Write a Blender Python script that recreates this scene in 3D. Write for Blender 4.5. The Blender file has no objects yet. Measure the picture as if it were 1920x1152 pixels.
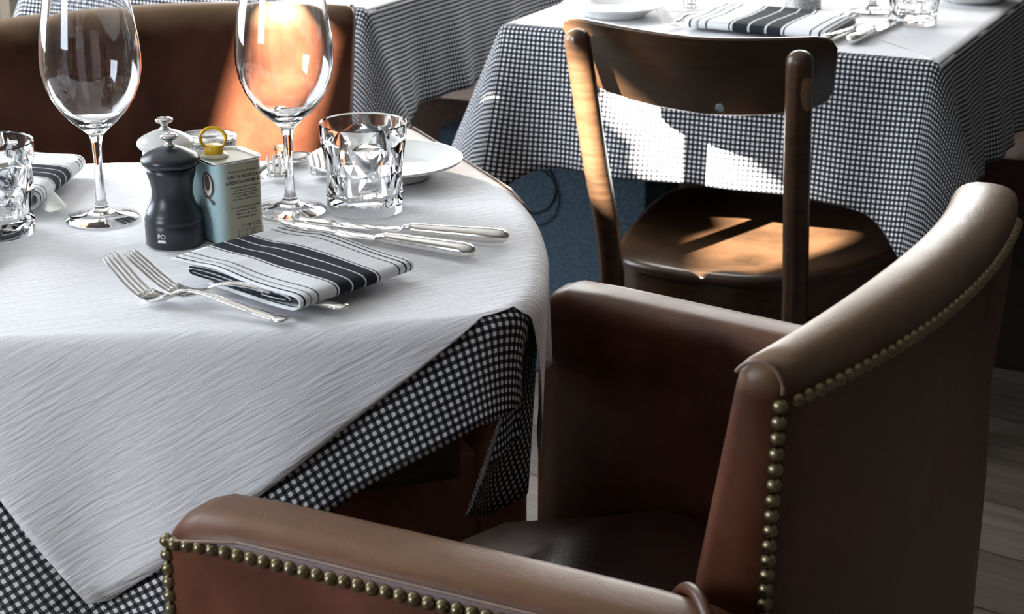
import bpy, bmesh, math, random
from mathutils import Vector, Matrix, Euler
random.seed(7)
sc = bpy.context.scene
R = math.radians
# ------------------------------------------------------------------ camera
cam_d = bpy.data.cameras.new('camera')
cam = bpy.data.objects.new('camera', cam_d)
sc.collection.objects.link(cam)
cam_d.sensor_width = 36.0
cam_d.lens = 3400 / 1920 * 36
cam.location = (0, 0, 1.24)
cam.rotation_euler = (R(90 - 19.08), 0, 0)
cam_d.clip_start = 0.02
cam_d.dof.use_dof = True
cam_d.dof.focus_distance = 1.65
cam_d.dof.aperture_fstop = 16
sc.camera = cam
# ------------------------------------------------------------------ light and exposure
sc.view_settings.view_transform = 'Standard'
sc.view_settings.look = 'None'
sc.view_settings.gamma = 1.0
sc.view_settings.use_curve_mapping = False
sc.view_settings.exposure = 0.22
w = bpy.data.worlds.new('sky')
sc.world = w
w.use_nodes = True
w.node_tree.nodes['Background'].inputs[0].default_value = (0.80, 0.90, 1.0, 1)
w.node_tree.nodes['Background'].inputs[1].default_value = 1.6

SUN = Vector((0.618, 0.627, -0.469)).normalized()
sd = bpy.data.lights.new('sun', 'SUN')
sd.energy = 150
sd.angle = R(0.6)
sd.color = (1.0, 0.93, 0.82)
sun = bpy.data.objects.new('sun', sd)
sun.rotation_euler = SUN.to_track_quat('-Z', 'Y').to_euler()
sun.location = (-3, -2, 4)
sc.collection.objects.link(sun)

def area(name, loc, direction, sx, sy, power, color):
    d = bpy.data.lights.new(name, 'AREA')
    d.shape = 'RECTANGLE'
    d.size, d.size_y = sx, sy
    d.energy = power
    d.color = color
    o = bpy.data.objects.new(name, d)
    o.location = loc
    o.rotation_euler = Vector(direction).to_track_quat('-Z', 'Y').to_euler()
    sc.collection.objects.link(o)
    return o
# daylight in the window openings of the room
area('daylight_side', (-1.975, 2.85, 1.65), (1, 0, 0), 1.6, 1.8, 74, (0.77, 0.88, 1.0))
area('daylight_front', (-1.975, 0.0, 1.38), (1, 0, 0), 1.0, 0.95, 28, (0.72, 0.84, 1.0))
area('daylight_back', (0.13, 3.98, 1.35), (-0.436, -0.9, 0), 1.85, 0.82, 32, (1.0, 0.97, 0.93))

# ------------------------------------------------------------------ helpers
def put(o, parent=None):
    sc.collection.objects.link(o)
    if parent is not None:
        o.parent = parent
    return o

def tag(o, label=None, cat=None, group=None, kind=None):
    if label: o['label'] = label
    if cat: o['category'] = cat
    if group: o['group'] = group
    if kind: o['kind'] = kind
    return o

def thing(name, label, cat, loc=(0, 0, 0), rz=0.0, group=None):
    o = bpy.data.objects.new(name, None)
    o.empty_display_size = 0.05
    o.location = loc
    o.rotation_euler = (0, 0, rz)
    put(o)
    return tag(o, label, cat, group)

class MB:
    """collects shapes for one mesh"""
    def __init__(s):
        s.v, s.f, s.uv = [], [], {}
    def add(s, verts, faces, uvs=None):
        b = len(s.v)
        s.v += [tuple(p) for p in verts]
        s.f += [tuple(i + b for i in f) for f in faces]
        if uvs:
            for i, q in enumerate(uvs): s.uv[b + i] = q
        return s
    def loft(s, rings, closed=True, caps=True, loop=False):
        n = len(rings[0]); v = [p for r in rings for p in r]; f = []
        m = len(rings)
        for i in range(m if loop else m - 1):
            a, b = i * n, ((i + 1) % m) * n
            for j in range(n if closed else n - 1):
                k = (j + 1) % n
                f.append((a + j, a + k, b + k, b + j))
        if caps and closed and not loop:
            f.append(tuple(reversed(range(n)))); f.append(tuple((m - 1) * n + j for j in range(n)))
        return s.add(v, f)
    def lathe(s, prof, n=40, c=(0, 0, 0), caps=True):
        rings = [[(c[0] + r * math.cos(2 * math.pi * j / n), c[1] + r * math.sin(2 * math.pi * j / n), c[2] + z) for j in range(n)] for r, z in prof]
        return s.loft(rings, caps=caps)
    def tube(s, pts, rad, n=12, flat=1.0, up=(0, 0, 1)):
        pts = [Vector(p) for p in pts]; rings = []
        for i, p in enumerate(pts):
            t = (pts[min(i + 1, len(pts) - 1)] - pts[max(i - 1, 0)]).normalized()
            u = Vector(up)
            if abs(t.dot(u)) > 0.95: u = Vector((1, 0, 0)) if abs(t.x) < 0.9 else Vector((0, 1, 0))
            x = t.cross(u).normalized(); y = x.cross(t).normalized()
            r = rad[i] if isinstance(rad, (list, tuple)) else rad
            rx, ry = r if isinstance(r, tuple) else (r, r * flat)
            rings.append([p + x * (rx * math.cos(2 * math.pi * j / n)) + y * (ry * math.sin(2 * math.pi * j / n)) for j in range(n)])
        return s.loft(rings)
    def ring(s, pts, r, n=8):
        pts = [Vector(p) for p in pts]; m = len(pts); rings = []
        for i, p in enumerate(pts):
            t = (pts[(i + 1) % m] - pts[i - 1]).normalized()
            u = Vector((0, 0, 1)) if abs(t.z) < 0.9 else Vector((1, 0, 0))
            x = t.cross(u).normalized(); y = x.cross(t)
            rings.append([p + x * (r * math.cos(2 * math.pi * j / n)) + y * (r * math.sin(2 * math.pi * j / n)) for j in range(n)])
        return s.loft(rings, loop=True)
    def box(s, lo, hi, bev=0.0):
        bm = bmesh.new(); bmesh.ops.create_cube(bm, size=1)
        for q in bm.verts:
            q.co = Vector(((q.co.x + .5) * (hi[0] - lo[0]) + lo[0], (q.co.y + .5) * (hi[1] - lo[1]) + lo[1], (q.co.z + .5) * (hi[2] - lo[2]) + lo[2]))
        if bev: bmesh.ops.bevel(bm, geom=bm.edges[:], offset=bev, segments=3, profile=.5, affect='EDGES')
        bm.verts.index_update()
        s.add([q.co[:] for q in bm.verts], [[x.index for x in fc.verts] for fc in bm.faces]); bm.free()
        return s
    def move(s, m):
        s.v = [tuple(m @ Vector(p)) for p in s.v]; return s
    def build(s, name, mat, parent=None, smooth=True, solid=0.0, sub=0, sharp=None, fix=True):
        me = bpy.data.meshes.new(name)
        me.from_pydata(s.v, [], s.f)
        if fix:
            bm = bmesh.new(); bm.from_mesh(me)
            bmesh.ops.recalc_face_normals(bm, faces=bm.faces); bm.to_mesh(me); bm.free()
        if s.uv:
            l = me.uv_layers.new(name='cloth')
            for lp in me.loops: l.data[lp.index].uv = s.uv.get(lp.vertex_index, (0, 0))
        me.materials.append(mat)
        for p in me.polygons: p.use_smooth = smooth
        if sharp: me.set_sharp_from_angle(angle=R(sharp))
        o = bpy.data.objects.new(name, me)
        if solid:
            q = o.modifiers.new('thick', 'SOLIDIFY'); q.thickness = solid; q.offset = -1
        if sub:
            q = o.modifiers.new('smooth', 'SUBSURF'); q.levels = sub; q.render_levels = sub
        return put(o, parent)

def dup(o, parent=None):
    c = o.copy(); put(c)
    if parent is not None: c.parent = parent
    for ch in list(o.children): dup(ch, c)
    return c

def crom(pts, n, closed=False):
    P = [Vector(p) for p in pts]; m = len(P); out = []
    for i in range(m if closed else m - 1):
        if closed: a, b, c, d = P[i - 1], P[i], P[(i + 1) % m], P[(i + 2) % m]
        else: a, b, c, d = P[max(i - 1, 0)], P[i], P[i + 1], P[min(i + 2, m - 1)]
        for k in range(n):
            t = k / n
            out.append(.5 * ((2 * b) + (c - a) * t + (2 * a - 5 * b + 4 * c - d) * t * t + (3 * b - a - 3 * c + d) * t ** 3))
    if not closed: out.append(P[-1])
    return out

def lerp(tab, x):
    if x <= tab[0][0]: return tab[0][1]
    for (a, p), (b, q) in zip(tab, tab[1:]):
        if x <= b: return p + (q - p) * (x - a) / (b - a)
    return tab[-1][1]

# ------------------------------------------------------------------ materials
def mat(name, base=(.8, .8, .8), rough=.5, metal=0.0, spec=.5, **k):
    m = bpy.data.materials.new(name); m.use_nodes = True
    b = m.node_tree.nodes['Principled BSDF']
    b.inputs['Base Color'].default_value = (*base, 1); b.inputs['Roughness'].default_value = rough
    b.inputs['Metallic'].default_value = metal; b.inputs['Specular IOR Level'].default_value = spec
    for q, v in k.items(): b.inputs[q.replace('_', ' ')].default_value = v
    return m
def N(m, typ, **k):
    n = m.node_tree.nodes.new(typ)
    for q, v in k.items():
        if q.startswith('i_'):
            key = q[2:].replace('_', ' ')
            n.inputs[key].default_value = v
        else: setattr(n, q, v)
    return n
def L(m, a, ao, b, bi): m.node_tree.links.new(a.outputs[ao], b.inputs[bi])
def bsdf(m): return m.node_tree.nodes['Principled BSDF']
def ramp(m, stops, interp='LINEAR'):
    n = N(m, 'ShaderNodeValToRGB'); n.color_ramp.interpolation = interp
    e = n.color_ramp.elements
    while len(e) > 1: e.remove(e[0])
    e[0].position = stops[0][0]; e[0].color = (*stops[0][1], 1)
    for p, c in stops[1:]:
        q = e.new(p); q.color = (*c, 1)
    return n
def mth(m, op, a=None, b=None):
    n = N(m, 'ShaderNodeMath', operation=op)
    for i, x in enumerate((a, b)):
        if x is None: continue
        if isinstance(x, (int, float)): n.inputs[i].default_value = x
        else: m.node_tree.links.new(x, n.inputs[i])
    return n.outputs[0]

def leather(name, dark, light, rough=.33, wear=None):
    m = mat(name, dark, rough, spec=.28, Coat_Weight=.07, Coat_Roughness=.25)
    tc = N(m, 'ShaderNodeTexCoord')
    n1 = N(m, 'ShaderNodeTexNoise', i_Scale=9.0, i_Detail=6.0, i_Roughness=.6)
    L(m, tc, 'Object', n1, 'Vector')
    r = ramp(m, [(.32, dark), (.7, light)]); L(m, n1, 'Fac', r, 0); L(m, r, 0, bsdf(m), 'Base Color')
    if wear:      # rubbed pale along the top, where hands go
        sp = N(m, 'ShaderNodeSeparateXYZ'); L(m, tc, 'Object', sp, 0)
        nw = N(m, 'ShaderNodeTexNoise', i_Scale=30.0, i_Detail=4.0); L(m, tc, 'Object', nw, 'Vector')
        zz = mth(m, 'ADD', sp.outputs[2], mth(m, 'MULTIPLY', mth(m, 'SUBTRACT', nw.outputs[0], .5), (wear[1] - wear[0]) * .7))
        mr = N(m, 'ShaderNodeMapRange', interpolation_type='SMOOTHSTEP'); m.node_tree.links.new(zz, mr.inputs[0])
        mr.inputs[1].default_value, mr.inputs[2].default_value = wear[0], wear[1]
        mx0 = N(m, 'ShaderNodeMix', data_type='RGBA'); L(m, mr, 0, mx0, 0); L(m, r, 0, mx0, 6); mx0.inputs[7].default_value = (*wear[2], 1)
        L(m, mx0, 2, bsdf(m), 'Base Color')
    v = N(m, 'ShaderNodeTexVoronoi', i_Scale=95.0, feature='DISTANCE_TO_EDGE')
    n3 = N(m, 'ShaderNodeTexNoise', i_Scale=14.0, i_Detail=3.0)
    mx = N(m, 'ShaderNodeMix', data_type='VECTOR', i_Factor=.06)
    L(m, tc, 'Object', n3, 'Vector'); L(m, tc, 'Object', mx, 4); L(m, n3, 'Color', mx, 5); L(m, mx, 1, v, 'Vector')
    rr = ramp(m, [(.0, (0, 0, 0)), (.06, (1, 1, 1))]); L(m, v, 'Distance', rr, 0)
    n2 = N(m, 'ShaderNodeTexNoise', i_Scale=420.0, i_Detail=2.0); L(m, tc, 'Object', n2, 'Vector')
    s = mth(m, 'ADD', mth(m, 'MULTIPLY', rr.outputs[0], .5), mth(m, 'MULTIPLY', n2.outputs[0], .35))
    bp = N(m, 'ShaderNodeBump', i_Strength=.10, i_Distance=.002); m.node_tree.links.new(s, bp.inputs['Height'])
    L(m, bp, 'Normal', bsdf(m), 'Normal')
    r2 = ramp(m, [(.3, (rough - .05,) * 3), (.75, (rough + .12,) * 3)]); L(m, n1, 'Fac', r2, 0); L(m, r2, 0, bsdf(m), 'Roughness')
    return m

def wood(name, dark, light, rough=.35, scale=(3, 3, 40), bump=.15):
    m = mat(name, dark, rough, spec=.5)
    tc = N(m, 'ShaderNodeTexCoord'); mp = N(m, 'ShaderNodeMapping'); mp.inputs['Scale'].default_value = scale
    L(m, tc, 'Object', mp, 'Vector')
    n1 = N(m, 'ShaderNodeTexNoise', i_Scale=3.0, i_Detail=8.0, i_Roughness=.65, i_Distortion=.6); L(m, mp, 'Vector', n1, 'Vector')
    n2 = N(m, 'ShaderNodeTexNoise', i_Scale=11.0, i_Detail=3.0); L(m, tc, 'Object', n2, 'Vector')
    s = mth(m, 'ADD', mth(m, 'MULTIPLY', n1.outputs[0], .6), mth(m, 'MULTIPLY', n2.outputs[0], .4))
    r = ramp(m, [(.33, dark), (.62, light)]); m.node_tree.links.new(s, r.inputs[0]); L(m, r, 0, bsdf(m), 'Base Color')
    bp = N(m, 'ShaderNodeBump', i_Strength=bump, i_Distance=.001); L(m, n1, 'Fac', bp, 'Height'); L(m, bp, 'Normal', bsdf(m), 'Normal')
    return m

def gingham(name, period=.0072, white=(.72, .74, .78), mid=(.06, .062, .07), black=(.010, .010, .013)):
    m = mat(name, white, .85, spec=.15)
    tc = N(m, 'ShaderNodeTexCoord'); sp = N(m, 'ShaderNodeSeparateXYZ'); L(m, tc, 'UV', sp, 0)
    a = mth(m, 'GREATER_THAN', mth(m, 'FRACT', mth(m, 'MULTIPLY', sp.outputs[0], 1 / period)), .5)
    b = mth(m, 'GREATER_THAN', mth(m, 'FRACT', mth(m, 'MULTIPLY', sp.outputs[1], 1 / period)), .5)
    s = mth(m, 'MULTIPLY', mth(m, 'ADD', a, b), .5)
    r = ramp(m, [(0, black), (.3, mid), (.7, white)], 'CONSTANT'); m.node_tree.links.new(s, r.inputs[0])
    L(m, r, 0, bsdf(m), 'Base Color')
    n = N(m, 'ShaderNodeTexNoise', i_Scale=900.0); L(m, tc, 'UV', n, 'Vector')
    bp = N(m, 'ShaderNodeBump', i_Strength=.15, i_Distance=.0006); L(m, n, 'Fac', bp, 'Height'); L(m, bp, 'Normal', bsdf(m), 'Normal')
    return m

def paper(name):
    m = mat(name, (.80, .80, .83), .75, spec=.2)
    tc = N(m, 'ShaderNodeTexCoord'); mp = N(m, 'ShaderNodeMapping'); mp.inputs['Scale'].default_value = (26, 230, 1)
    L(m, tc, 'UV', mp, 'Vector')
    n = N(m, 'ShaderNodeTexNoise', i_Scale=1.0, i_Detail=5.0, i_Roughness=.6, i_Distortion=.3); L(m, mp, 'Vector', n, 'Vector')
    n2 = N(m, 'ShaderNodeTexNoise', i_Scale=14.0, i_Detail=2.0); L(m, tc, 'UV', n2, 'Vector')
    s = mth(m, 'ADD', n.outputs[0], mth(m, 'MULTIPLY', n2.outputs[0], .5))
    bp = N(m, 'ShaderNodeBump', i_Strength=.5, i_Distance=.004); m.node_tree.links.new(s, bp.inputs['Height']); L(m, bp, 'Normal', bsdf(m), 'Normal')
    return m

def striped(name):
    """woven napkin: stripes across v (0..1), faint cross weave"""
    m = mat(name, (.8, .8, .8), .85, spec=.15)
    tc = N(m, 'ShaderNodeTexCoord'); sp = N(m, 'ShaderNodeSeparateXYZ'); L(m, tc, 'UV', sp, 0)
    W, K, G = (.78, .79, .81), (.018, .022, .032), (.30, .31, .33)
    st = [(0, W), (.03, K), (.045, W), (.085, G), (.10, W), (.145, K), (.16, W), (.305, K), (.32, W), (.335, K), (.44, W), (.452, K), (.555, W), (.567, K), (.665, W), (.68, K), (.695, W), (.86, K), (.875, W), (.92, K), (.935, W), (.965, K), (.98, W)]
    r = ramp(m, st, 'CONSTANT'); L(m, sp, 1, r, 0)
    mp = N(m, 'ShaderNodeMapping'); mp.inputs['Scale'].default_value = (55, 2, 1); L(m, tc, 'UV', mp, 'Vector')
    n = N(m, 'ShaderNodeTexNoise', i_Scale=1.0, i_Detail=3.0); L(m, mp, 'Vector', n, 'Vector')
    rr = ramp(m, [(.35, (.86,) * 3), (.65, (1, 1, 1))]); L(m, n, 'Fac', rr, 0)
    mx = N(m, 'ShaderNodeMix', data_type='RGBA', blend_type='MULTIPLY'); mx.inputs[0].default_value = 1
    L(m, r, 0, mx, 6); L(m, rr, 0, mx, 7); L(m, mx, 2, bsdf(m), 'Base Color')
    bp = N(m, 'ShaderNodeBump', i_Strength=.2, i_Distance=.0008); L(m, n, 'Fac', bp, 'Height'); L(m, bp, 'Normal', bsdf(m), 'Normal')
    return m

LEATHER = leather('brown_leather', (.036, .0095, .0045), (.120, .039, .0170), .38)
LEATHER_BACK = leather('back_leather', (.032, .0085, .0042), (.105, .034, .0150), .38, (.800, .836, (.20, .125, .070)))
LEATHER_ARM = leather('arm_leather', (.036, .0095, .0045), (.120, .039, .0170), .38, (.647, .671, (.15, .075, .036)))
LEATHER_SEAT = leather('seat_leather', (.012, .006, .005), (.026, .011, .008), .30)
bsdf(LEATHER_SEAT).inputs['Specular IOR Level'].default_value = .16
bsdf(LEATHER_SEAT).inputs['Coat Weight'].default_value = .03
NAIL = mat('aged_brass', (.23, .19, .11), .32, 1.0)
CHAIRWOOD = wood('dark_chair_wood', (.017, .0095, .005), (.062, .031, .015), .30)
BENCHWOOD = wood('dark_bench_wood', (.025, .012, .008), (.075, .035, .022), .65, (30, 3, 30))
LEGWOOD = wood('black_brown_wood', (.012, .008, .006), (.03, .018, .012), .4)
GINGHAM = gingham('gingham_cotton')
PAPER = paper('crepe_paper')
NAPKIN = striped('striped_linen')
GLASS = mat('clear_glass', (1, 1, 1), .0, Transmission_Weight=1.0, IOR=1.48)
SILVER = mat('polished_steel', (.82, .80, .77), .14, 1.0)
CHINA = mat('white_china', (.80, .80, .78), .12, spec=.6, Coat_Weight=.4, Coat_Roughness=.05)
BLACKWOOD = mat('black_lacquer', (.012, .015, .022), .30, spec=.5)
WHITEWOOD = mat('white_lacquer', (.80, .80, .78), .3, spec=.5)
NICKEL = mat('nickel', (.75, .73, .70), .18, 1.0)
YELLOW = mat('yellow_plastic', (.85, .52, .02), .35)
CREAMP = mat('pale_cap', (.75, .72, .50), .35)
TINTOP = mat('tin_metal', (.78, .77, .74), .25, 1.0)
INK = mat('print_ink', (.05, .045, .04), .6)
REDINK = mat('red_print', (.13, .07, .055), .6)
PALEPRINT = mat('pale_print', (.62, .60, .52), .6)
PRINTW = mat('white_print', (.72, .74, .76), .5)
def tin_paint():
    m = mat('printed_tin', (.45, .50, .47), .38, spec=.5)
    tc = N(m, 'ShaderNodeTexCoord'); sp = N(m, 'ShaderNodeSeparateXYZ'); L(m, tc, 'Object', sp, 0)
    r = ramp(m, [(.0, (.36, .55, .60)), (.10, (.42, .60, .62)), (.30, (.42, .42, .31)), (1, (.40, .38, .27))])
    s = mth(m, 'ADD', mth(m, 'MULTIPLY', sp.outputs[0], 18), .5); m.node_tree.links.new(s, r.inputs[0])
    L(m, r, 0, bsdf(m), 'Base Color'); return m
TIN = tin_paint()
def pattern_can():
    m = mat('patterned_can', (.6, .6, .6), .35, .4)
    tc = N(m, 'ShaderNodeTexCoord')
    v = N(m, 'ShaderNodeTexVoronoi', i_Scale=140.0, feature='DISTANCE_TO_EDGE'); L(m, tc, 'Object', v, 'Vector')
    r = ramp(m, [(.04, (.65, .65, .62)), (.12, (.10, .10, .11)), (.3, (.42, .42, .42))]); L(m, v, 'Distance', r, 0); L(m, r, 0, bsdf(m), 'Base Color')
    return m
CAN = pattern_can()
PIPING = leather('piping_leather', (.16, .10, .075), (.24, .16, .12), .3)
def felt():
    m = mat('blue_grey_felt', (.05, .085, .12), .9, spec=.1)
    tc = N(m, 'ShaderNodeTexCoord'); n = N(m, 'ShaderNodeTexNoise', i_Scale=160.0, i_Detail=4.0); L(m, tc, 'Object', n, 'Vector')
    r = ramp(m, [(.35, (.055, .095, .14)), (.7, (.12, .18, .24))]); L(m, n, 'Fac', r, 0); L(m, r, 0, bsdf(m), 'Base Color'); return m
FELT = felt()
CORD = mat('black_cord', (.01, .01, .012), .6)
WALL = mat('plaster_white', (.50, .48, .45), .8)
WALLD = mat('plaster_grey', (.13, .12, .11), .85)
FRAME = mat('beige_frame', (.42, .36, .28), .5)
WHITEBOX = mat('white_paint', (.70, .75, .74), .5)
PANE = mat('window_glass', (1, 1, 1), .0, Transmission_Weight=1.0, IOR=1.05)
def plank_floor():
    m = mat('grey_planks', (.2, .17, .15), .42, spec=.45)
    tc = N(m, 'ShaderNodeTexCoord'); mp = N(m, 'ShaderNodeMapping'); mp.inputs['Rotation'].default_value = (0, 0, R(36)); L(m, tc, 'Object', mp, 'Vector')
    br = N(m, 'ShaderNodeTexBrick', offset=.37, i_Scale=1.0, i_Brick_Width=1.5, i_Row_Height=.172, i_Mortar_Size=.0022, i_Mortar_Smooth=.3)
    br.inputs['Color1'].default_value = (.19, .165, .145, 1); br.inputs['Color2'].default_value = (.30, .265, .235, 1); br.inputs['Mortar'].default_value = (.03, .025, .02, 1)
    L(m, mp, 'Vector', br, 'Vector')
    mp2 = N(m, 'ShaderNodeMapping'); mp2.inputs['Scale'].default_value = (2.5, 45, 1); L(m, mp, 'Vector', mp2, 'Vector')
    n = N(m, 'ShaderNodeTexNoise', i_Scale=1.0, i_Detail=7.0, i_Roughness=.65, i_Distortion=.5); L(m, mp2, 'Vector', n, 'Vector')
    rr = ramp(m, [(.3, (.55, .5, .46)), (.7, (1.15, 1.12, 1.1))]); L(m, n, 'Fac', rr, 0)
    mx = N(m, 'ShaderNodeMix', data_type='RGBA', blend_type='MULTIPLY'); mx.inputs[0].default_value = 1
    L(m, br, 'Color', mx, 6); L(m, rr, 0, mx, 7); L(m, mx, 2, bsdf(m), 'Base Color')
    bp = N(m, 'ShaderNodeBump', i_Strength=.25, i_Distance=.002); L(m, n, 'Fac', bp, 'Height'); L(m, bp, 'Normal', bsdf(m), 'Normal')
    return m
FLOOR = plank_floor()

# ------------------------------------------------------------------ the room
UA, VA = Vector((.9, -.436, 0)), Vector((.436, .9, 0))      # the direction the far tables, the bench and the back wall follow
def struct(name, mb, m, parent=None, **k):
    o = mb.build(name, m, parent, smooth=False, **k)
    if parent is None: o['kind'] = 'structure'
    return o
struct('floor', MB().box((-2.2, -1.7, -.08), (2.9, 6.3, 0)), FLOOR)
struct('ceiling', MB().box((-2.2, -1.7, 3.0), (2.9, 6.3, 3.08)), WALL)
def wall_with_holes(mb, along, across, thick, w0, w1, holes, h=3.0, base=0.0):
    """along / across: unit vectors, origin in `across` offset; holes: (s0, s1, z0, z1)"""
    xs = sorted({w0, w1, *[q for a in holes for q in a[:2]]}); zs = sorted({base, h, *[q for a in holes for q in a[2:]]})
    for a, b in zip(xs, xs[1:]):
        for c, d in zip(zs, zs[1:]):
            if any(q[0] <= a + 1e-6 and b <= q[1] + 1e-6 and q[2] <= c + 1e-6 and d <= q[3] + 1e-6 for q in holes): continue
            mb.box((a, 0, c), (b, thick, d))
    return mb.move(Matrix(((along[0], across[0], 0, across[2]), (along[1], across[1], 0, across[3]), (0, 0, 1, 0), (0, 0, 0, 1))))
def window(name, s0, s1, z0, z1, M, bars=(1, 1), m=FRAME):
    f = MB(); t = .035
    f.box((s0, 0, z0), (s0 + t, .06, z1)).box((s1 - t, 0, z0), (s1, .06, z1)).box((s0 + t, 0, z0), (s1 - t, .06, z0 + t)).box((s0 + t, 0, z1 - t), (s1 - t, .06, z1))
    for k in range(1, bars[0]): x = s0 + (s1 - s0) * k / bars[0]; f.box((x - .015, .005, z0 + t), (x + .015, .055, z1 - t))
    f.move(M); o = f.build(name, m, smooth=False); o['kind'] = 'structure'
    p = MB().box((s0 + t, .027, z0 + t), (s1 - t, .031, z1 - t)).move(M); p.build('window_pane', PANE, o, smooth=False)
    return o
# left wall (X = -2): two windows let the day in, added slots carve the sunlight
ML = Matrix(((0, -1, 0, -2.0), (1, 0, 0, 0), (0, 0, 1, 0), (0, 0, 0, 1)))
SUN_SLOTS = [(-.065, .285, 2.18, 2.424), (.185, .372, 2.225, 2.462), (.272, .455, 2.262, 2.462), (.515, .695, 1.70, 2.206), (.15, .36, 1.78, 2.05)]  # unseen slots added to the wall, shaped to throw the sun patches
struct('wall_left', wall_with_holes(MB(), (0, 1), (-1, 0, -2.0, 0), .1, -1.7, 6.3, [(2.0, 3.7, .7, 2.6), (-.55, .55, .85, 1.92)] + SUN_SLOTS), WALL)
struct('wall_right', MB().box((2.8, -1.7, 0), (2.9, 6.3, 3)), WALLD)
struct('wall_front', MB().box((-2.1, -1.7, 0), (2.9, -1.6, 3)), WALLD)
# back wall, turned with the tables
WO = Vector((.12, 4.02, 0))
def wallM(o): return Matrix(((UA.x, VA.x, 0, o.x), (UA.y, VA.y, 0, o.y), (0, 0, 1, 0), (0, 0, 0, 1)))
MW = wallM(WO)
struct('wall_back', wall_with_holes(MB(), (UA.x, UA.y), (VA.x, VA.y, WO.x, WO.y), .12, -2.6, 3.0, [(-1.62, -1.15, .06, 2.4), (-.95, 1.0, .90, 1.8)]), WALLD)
window('window_1', -1.62, -1.15, .06, 2.4, MW, (2, 1))
window('window_2', -.95, 1.0, .90, 1.8, MW, (3, 1))
window('window_3', 2.0, 3.7, .7, 2.6, ML, (2, 1))
window('window_4', -.55, .55, .85, 1.92, ML, (1, 1))

# dark wooden bench along the back wall
bo = thing('wooden_bench', 'long dark wooden bench along the back wall behind the far tables', 'bench', (.37, 3.32, 0), math.atan2(UA.y, UA.x))
MB().box((-1.25, .0, .36), (1.35, .49, .45), .004).build('seat_plank', BENCHWOOD, bo, sharp=40)
MB().box((-1.25, .46, .45), (1.35, .50, .86), .004).build('backrest', BENCHWOOD, bo, sharp=40)
MB().box((-1.2, .16, .0), (1.3, .2, .36)).build('front_board', LEGWOOD, bo, smooth=False)
for x in (-1.2, .1, 1.2): MB().box((x, .02, 0), (x + .07, .15, .36), .003).build('leg', BENCHWOOD, bo, sharp=40)
o = MB().box((-.085, 0, 0), (.085, .05, .335), .004).build('storage_box', WHITEBOX, sharp=40)
o.location = (-.235, 3.655, 0); o.rotation_euler.z = math.atan2(UA.y, UA.x)
tag(o, 'pale mint white box standing under the dark wooden bench', 'box')
o = thing('felt_panel', 'blue-grey felt covered block with dark ring mark beside the far table', 'block', (.06, 3.2, 0), math.atan2(UA.y, UA.x))
MB().box((-.22, 0, 0), (.20, .1, .455), .008).build('body', FELT, o, sharp=40)
k = MB().ring([(-.027 + .05 * math.cos(a), -.002, .365 + .052 * math.sin(a)) for a in [2 * math.pi * i / 48 for i in range(48)]], .0018, 6)
k.ring([(-.024 + .054 * math.cos(a), -.003, .345 + .055 * math.sin(a)) for a in [2 * math.pi * i / 48 for i in range(48)]], .0012, 6)
k.build('ring_mark', CORD, o)

# ------------------------------------------------------------------ draped cloths
def outline(pts, n=8):
    P = [Vector((p[0], p[1])) for p in crom([(x, y, 0) for x, y in pts], n, True)]
    Q = []
    for i, p in enumerate(P):
        t = (P[(i + 1) % len(P)] - P[i - 1]).normalized()
        Q.append((p, Vector((t.y, -t.x))))
    return Q
def drape(name, out, top, drop, m, parent=None, r=.016, flare=lambda p, nn: .05, fold=lambda i, p: 0.0, uvrot=0.0, inset=0.0, rows=18, solid=.0009, topface=True):
    """a sheet lying on the outline and hanging by drop(p) past its edge; uv = the sheet laid flat, in metres"""
    b = MB(); V, F, U = [], [], []; n = len(out); cr, sr = math.cos(uvrot), math.sin(uvrot)
    def uv(q): return (q.x * cr + q.y * sr, -q.x * sr + q.y * cr)
    c = sum((p for p, _ in out), Vector((0, 0))) / n
    levels = [.15, .5, .8, .93, .985] if topface else [.93, .985]
    if topface: V.append((c.x, c.y, top)); U.append(uv(c))
    start = len(V)
    for l in levels:
        for p, nn in out:
            q = c + (p - nn * (inset + r) - c) * l; V.append((q.x, q.y, top)); U.append(uv(q))
    for k in range(rows + 1):
        for i, (p, nn) in enumerate(out):
            D = max(drop(p), .0005); d = D * (k / rows) ** 1.25; e = p - nn * (inset + r)
            a = d / r; lim = 1.57 - flare(p, nn)
            if a < lim: off, z = r * math.sin(a), -r * (1 - math.cos(a))
            else:
                x = d - r * lim; off = r * math.sin(lim) + math.cos(lim) * x; z = -r * (1 - math.cos(lim)) - math.sin(lim) * x
            off += fold(i, p) * (d / .2) ** 1.3
            q = e + nn * off; V.append((q.x, q.y, top + z)); U.append(uv(e + nn * d))
    if topface:
        for i in range(n): F.append((0, start + i, start + (i + 1) % n))
    m_ = len(levels) + rows + 1
    for k in range(m_ - 1):
        for i in range(n):
            a, bb = start + k * n, start + (k + 1) * n; j = (i + 1) % n
            F.append((a + i, bb + i, bb + j, a + j))
    b.add(V, F, U)
    return b.build(name, m, parent, solid=solid)

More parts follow.
